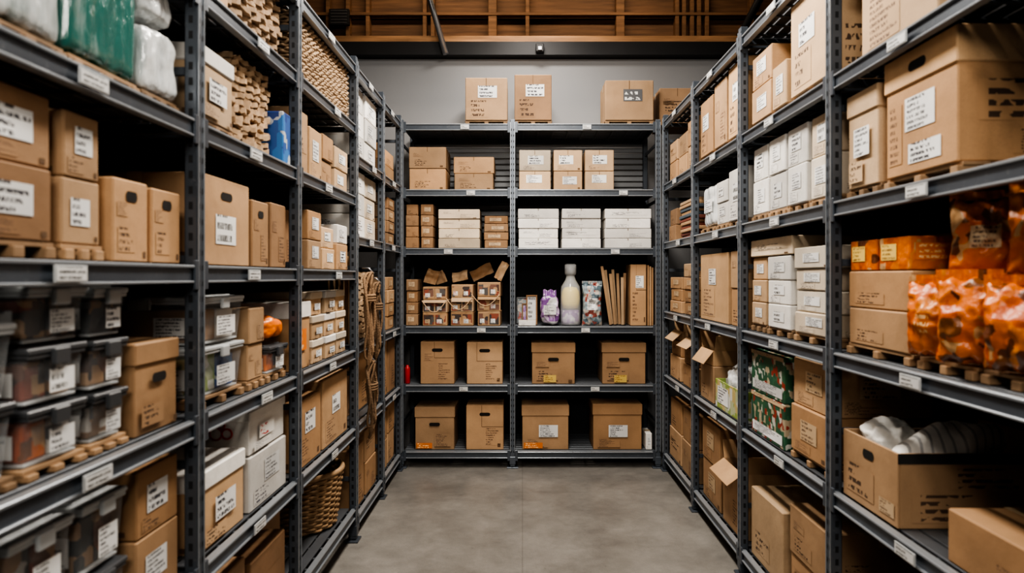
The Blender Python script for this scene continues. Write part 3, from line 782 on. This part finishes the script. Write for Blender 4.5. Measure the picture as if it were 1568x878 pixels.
for c,s in(((0,.003,h/2),(w,.006,h)),((0,dp-.003,h/2),(w,.006,h)),((-w/2+.003,dp/2,h/2),(.006,dp-.012,h)),((w/2-.003,dp/2,h/2),(.006,dp-.012,h)),((0,dp/2,.004),(w-.012,dp-.012,.008))): mb.cbox(c,s,'lime_pack',.001)
deco(mb,w,dp,h,'F',.1,.5,.2,.8,'label_text',.002); deco(mb,w,dp,h,'R',.1,.6,.2,.8,'label_text',.002)
loc,rz=place(Q,3.49,4.0,z,.04); mb.obj('printed_display_tray',loc,rz)
bag('white_plastic_sack',Q,3.52,3.97,z+.012,.27,.36,'wrap_white',amp=.035,k=3.4,seed=44,inset=.06,fr=11)
z=box(Q,4.03,4.33,.745,.22,.36,mat='card',jit=3); box(Q,4.04,4.31,z,.09,.34,kind='open',mat='card_light',jit=4)
box(Q,3.5,3.85,.14,.34,.4,kind='open',mat='card'); box(Q,3.9,4.3,.14,.24,.38,n=2,mat='card',label='label_kraft')
box(Q,3.11,3.38,2.21,.16,.36,n=2,mat='card',label='label_text',pal=True); box(Q,2.92,3.09,2.21,.19,.36,mat='card_light',label=True,pal=True)
box(Q,2.5,2.88,2.21,.385,.42,mat='card_light',label='label_big',pal=True)
for i in range(4):
    a=2.485+.225*i; box(Q,a,a+.21,1.765,.158,.38,n=2,mat='white' if i!=0 else 'cream',label=True,pal=True)
box(Q,3.18,3.38,1.235,.105,.36,n=3,mat='card_light',label='label_text',pal=True)
z=box(Q,2.88,3.16,1.235,.105,.36,n=3,mat='white',label=True,pal=True); box(Q,2.86,3.38,z+.002,.08,.36,mat='cream')
box(Q,2.50,2.85,1.235,.085,.38,n=4,mat='cream',label='label_text',pal=True)
z=.746
for k in range(2):
    mb=MB(); mb.cbox((0,.19,.1),(.42,.38,.2),'green_pack',.004); deco(mb,.42,.38,.2,'F',.05,.95,.08,.3,'label_text',.002); deco(mb,.42,.38,.2,'F',.0,.99,.9,.99,'label_kraft',.002); deco(mb,.42,.38,.2,'R',.1,.9,.1,.4,'label_text',.002)
    loc,rz=place(Q,2.94,3.37,z,.04); mb.obj('green_printed_carton',loc,rz); z+=.202
box(Q,2.52,2.88,.745,.19,.38,n=2,mat='card',label='label_kraft',pal=True)
box(Q,2.96,3.37,.14,.33,.42,mat='card_light',kind='plain'); box(Q,2.52,2.9,.14,.2,.42,n=2,mat='card')
# R1
box(Q,1.85,2.28,2.21,.4,.42,mat='card_light',label=True)
box(Q,2.17,2.385,1.765,.32,.46,kind='lid',mat='card_light',label=True,pal=True)
z=pallet(Q,1.77,2.14,1.765,.50)
mb=MB(); w,dp,h=.36,.50,.36
mb.cbox((0,dp/2,h/2),(w-.012,dp-.012,h),'card',.004); mb.cbox((0,dp/2,h-.05),(w,dp,.10),'card_light',.004)
deco(mb,w-.012,dp,h,'F',.3,.72,.35,.62,'label_text',-.004); deco(mb,w-.012,dp,h,'F',.35,.8,.08,.24,'label_big',-.004); deco(mb,w-.012,dp,h,'F',.05,.25,.1,.6,'fine_card',-.0045)
deco(mb,w-.012,dp,h,'R',.12,.85,.30,.60,'print_card',.001); deco(mb,w-.012,dp,h,'R',.3,.9,.06,.24,'fine_card',.001)
deco(mb,w,dp,h,'F',.38,.62,.82,.90,'hole',.001,stad=True); deco(mb,w,dp,h,'R',.4,.6,.82,.90,'hole',.001,stad=True)
loc,rz=place(Q,1.77,2.14,z,.04); mb.obj('archive_box',loc,rz)
z=box(Q,1.99,2.385,1.235,.122,.36,n=2,mat='card',pal=True,prnt=True)
for i in range(2):
    mb=MB(); mb.cbox((0,.09,.05),(.17,.18,.1),'orange_pack',.003); deco(mb,.17,.18,.1,'F',.08,.6,.3,.8,'label_yellow',.002); deco(mb,.17,.18,.1,'R',.1,.8,.3,.8,'label_orange',.002)
    loc,rz=place(Q,2.01+.19*i,2.18+.19*i,z+.001,.05); mb.obj('orange_printed_carton',loc,rz)
box(Q,2.0,2.38,z,.12,.12,mat='card_dark',inset=.27)
for a in(1.44,1.71): pallet(Q,a,a+.25,1.235,.42)
zz=1.280
for i in range(3):
    for j in range(3):
        a=1.47+.16*i; pillow('orange_snack_bag',Q,a,a+.16,zz,.20+.014*((i+j)%2),.095,'orange_pack',inset=.02+.125*j,seed=i*3+j,yaw=.45+.2*((i+j)%2),w=.175,labm=(None,'label_kraft',None,'dark_pack','label_orange')[(i*2+j)%5],lw=(.28,.44,.3,.3))
zz+=.225
for i in range(2):
    for j in range(2):
        pillow('orange_snack_bag',Q,1.48+.20*i,1.66+.20*i,zz,.20,.10,'orange_pack',inset=.11+.15*j,seed=11+i+2*j,yaw=.6+.2*i,w=.19,lean=.08,labm='dark_pack' if i==j else 'label_kraft',lw=(.3,.4,.35,.3))
z=.746; mb=MB(); w,dp,h=.345,.52,.225
for c,s in(((0,.004,h/2),(w,.008,h)),((0,dp-.004,h/2),(w,.008,h)),((-w/2+.004,dp/2,h/2),(.008,dp-.016,h)),((w/2-.004,dp/2,h/2),(.008,dp-.016,h)),((0,dp/2,.004),(w-.016,dp-.016,.008))): mb.cbox(c,s,'card',.002)
deco(mb,w,dp,h,'F',.08,.6,.12,.55,'print_card',.0015); deco(mb,w,dp,h,'R',.0,1,.86,1.0,'print_black',.0015); deco(mb,w,dp,h,'R',.08,.8,.08,.45,'print_card',.0015)
deco(mb,w,dp,h,'F',.7,.95,.1,.3,'label_kraft',.002); deco(mb,w,dp,h,'F',.4,.6,.72,.85,'hole',.0016,stad=True)
deco(mb,w,dp,h,'R',.3,.95,.52,.8,'print_card',.0015)
loc,rz=place(Q,2.035,2.385,z,.03); mb.obj('open_cardboard_crate',loc,rz)
bag('folded_towel',Q,2.205,2.365,z+.012,.27,.2,'cloth_white',inset=.05,amp=.03,k=3,seed=50,fr=13)
# striped towel bundled inside the crate, bulging above its rim
mb=MB(); NS=44
for q in range(NS):
    def g(u,v):
        t=(q+v)/NS; a=2*math.pi*u
        e=max(.05,math.sin(math.pi*min(max(t,.02),.98)))**.35
        r=.072*e*(1+.10*math.sin(a*3+t*9)+.08*noise.noise(Vector((math.cos(a)*2,math.sin(a)*2,t*7))))
        return (t*.34,r*math.cos(a)*.95,.145+.075*t+r*math.sin(a)*1.15)
    mb.grid(g,30,1,'cloth_grey' if q%4==0 else 'cloth_white',closeu=True)
mb.obj('striped_towel',(XR+.06,2.125,z+.03))
box(Q,2.06,2.34,z+.012,.26,.07,mat='card_dark',inset=.465,name='printed_carton')
box(Q,1.45,1.82,.745,.14,.34,mat='card',label=None); box(Q,1.55,1.95,.14,.24,.4,n=2,mat='card_dark'); box(Q,2.0,2.38,.14,.26,.4,n=1,mat='card_dark')
# ------------------------------------------------------------------ lights (aisle pendants plus added fill and wall-wash lamps)
def lamp(loc,sx,sy,power,rot=(0,0,0),col=(1,.93,.84)):
    mb=MB(); mb.cbox((0,0,.035),(sx+.06,sy+.06,.05),'steel_black',.008)
    for x in(-sx/2,sx/2): 
        if rot==(0,0,0): mb.tube([(x,0,.05),(x,0,4.94-loc[2])],.006,'chrome',6)
    mb.face([(-sx/2,-sy/2,.008),(-sx/2,sy/2,.008),(sx/2,sy/2,.008),(sx/2,-sy/2,.008)],'lamp_glow')
    o=mb.obj('pendant_or_fill_light',loc); o.rotation_euler=rot
    ld=bpy.data.lights.new('lamp','AREA'); ld.shape='RECTANGLE'; ld.size=sx; ld.size_y=sy; ld.energy=power; ld.color=col
    lo=bpy.data.objects.new('lamp',ld); sc.collection.objects.link(lo); lo.parent=o; lo.location=(0,0,.002)
lamp((.07,5.25,3.80),.35,.25,20)  # small unseen downlight added to brighten the back wall centre
lamp((.07,4.0,3.75),.4,.8,74)
lamp((.07,2.6,3.75),.4,.8,68)
lamp((.07,.9,3.75),.4,.8,26)
lamp((.05,-1.2,2.9),1.0,.6,52,(math.radians(68),0,0))  # tilted fill behind the camera, added to light the back rack fronts
lamp((0,5.6,4.75),3.0,.15,34,(math.radians(50),0,0),(1,.80,.58))  # unseen warm wash lamp added to brighten the timber wall
w=bpy.data.worlds.new('world'); sc.world=w; w.use_nodes=True
w.node_tree.nodes['Background'].inputs[0].default_value=(.5,.55,.62,1); w.node_tree.nodes['Background'].inputs[1].default_value=.25
# ------------------------------------------------------------------ camera
cd=bpy.data.cameras.new('camera'); cam=bpy.data.objects.new('camera',cd); sc.collection.objects.link(cam)
cam.location=(0,0,1.5); cam.rotation_euler=(math.pi/2,0,0)
cd.sensor_width=36; cd.lens=24.0; cd.shift_x=-.0102; cd.shift_y=-.0096
cd.dof.use_dof=True; cd.dof.focus_distance=5.0; cd.dof.aperture_fstop=2.4; cd.clip_start=.05
sc.camera=cam
try: sc.view_settings.look='AgX - High Contrast'
except Exception as e: print(e)
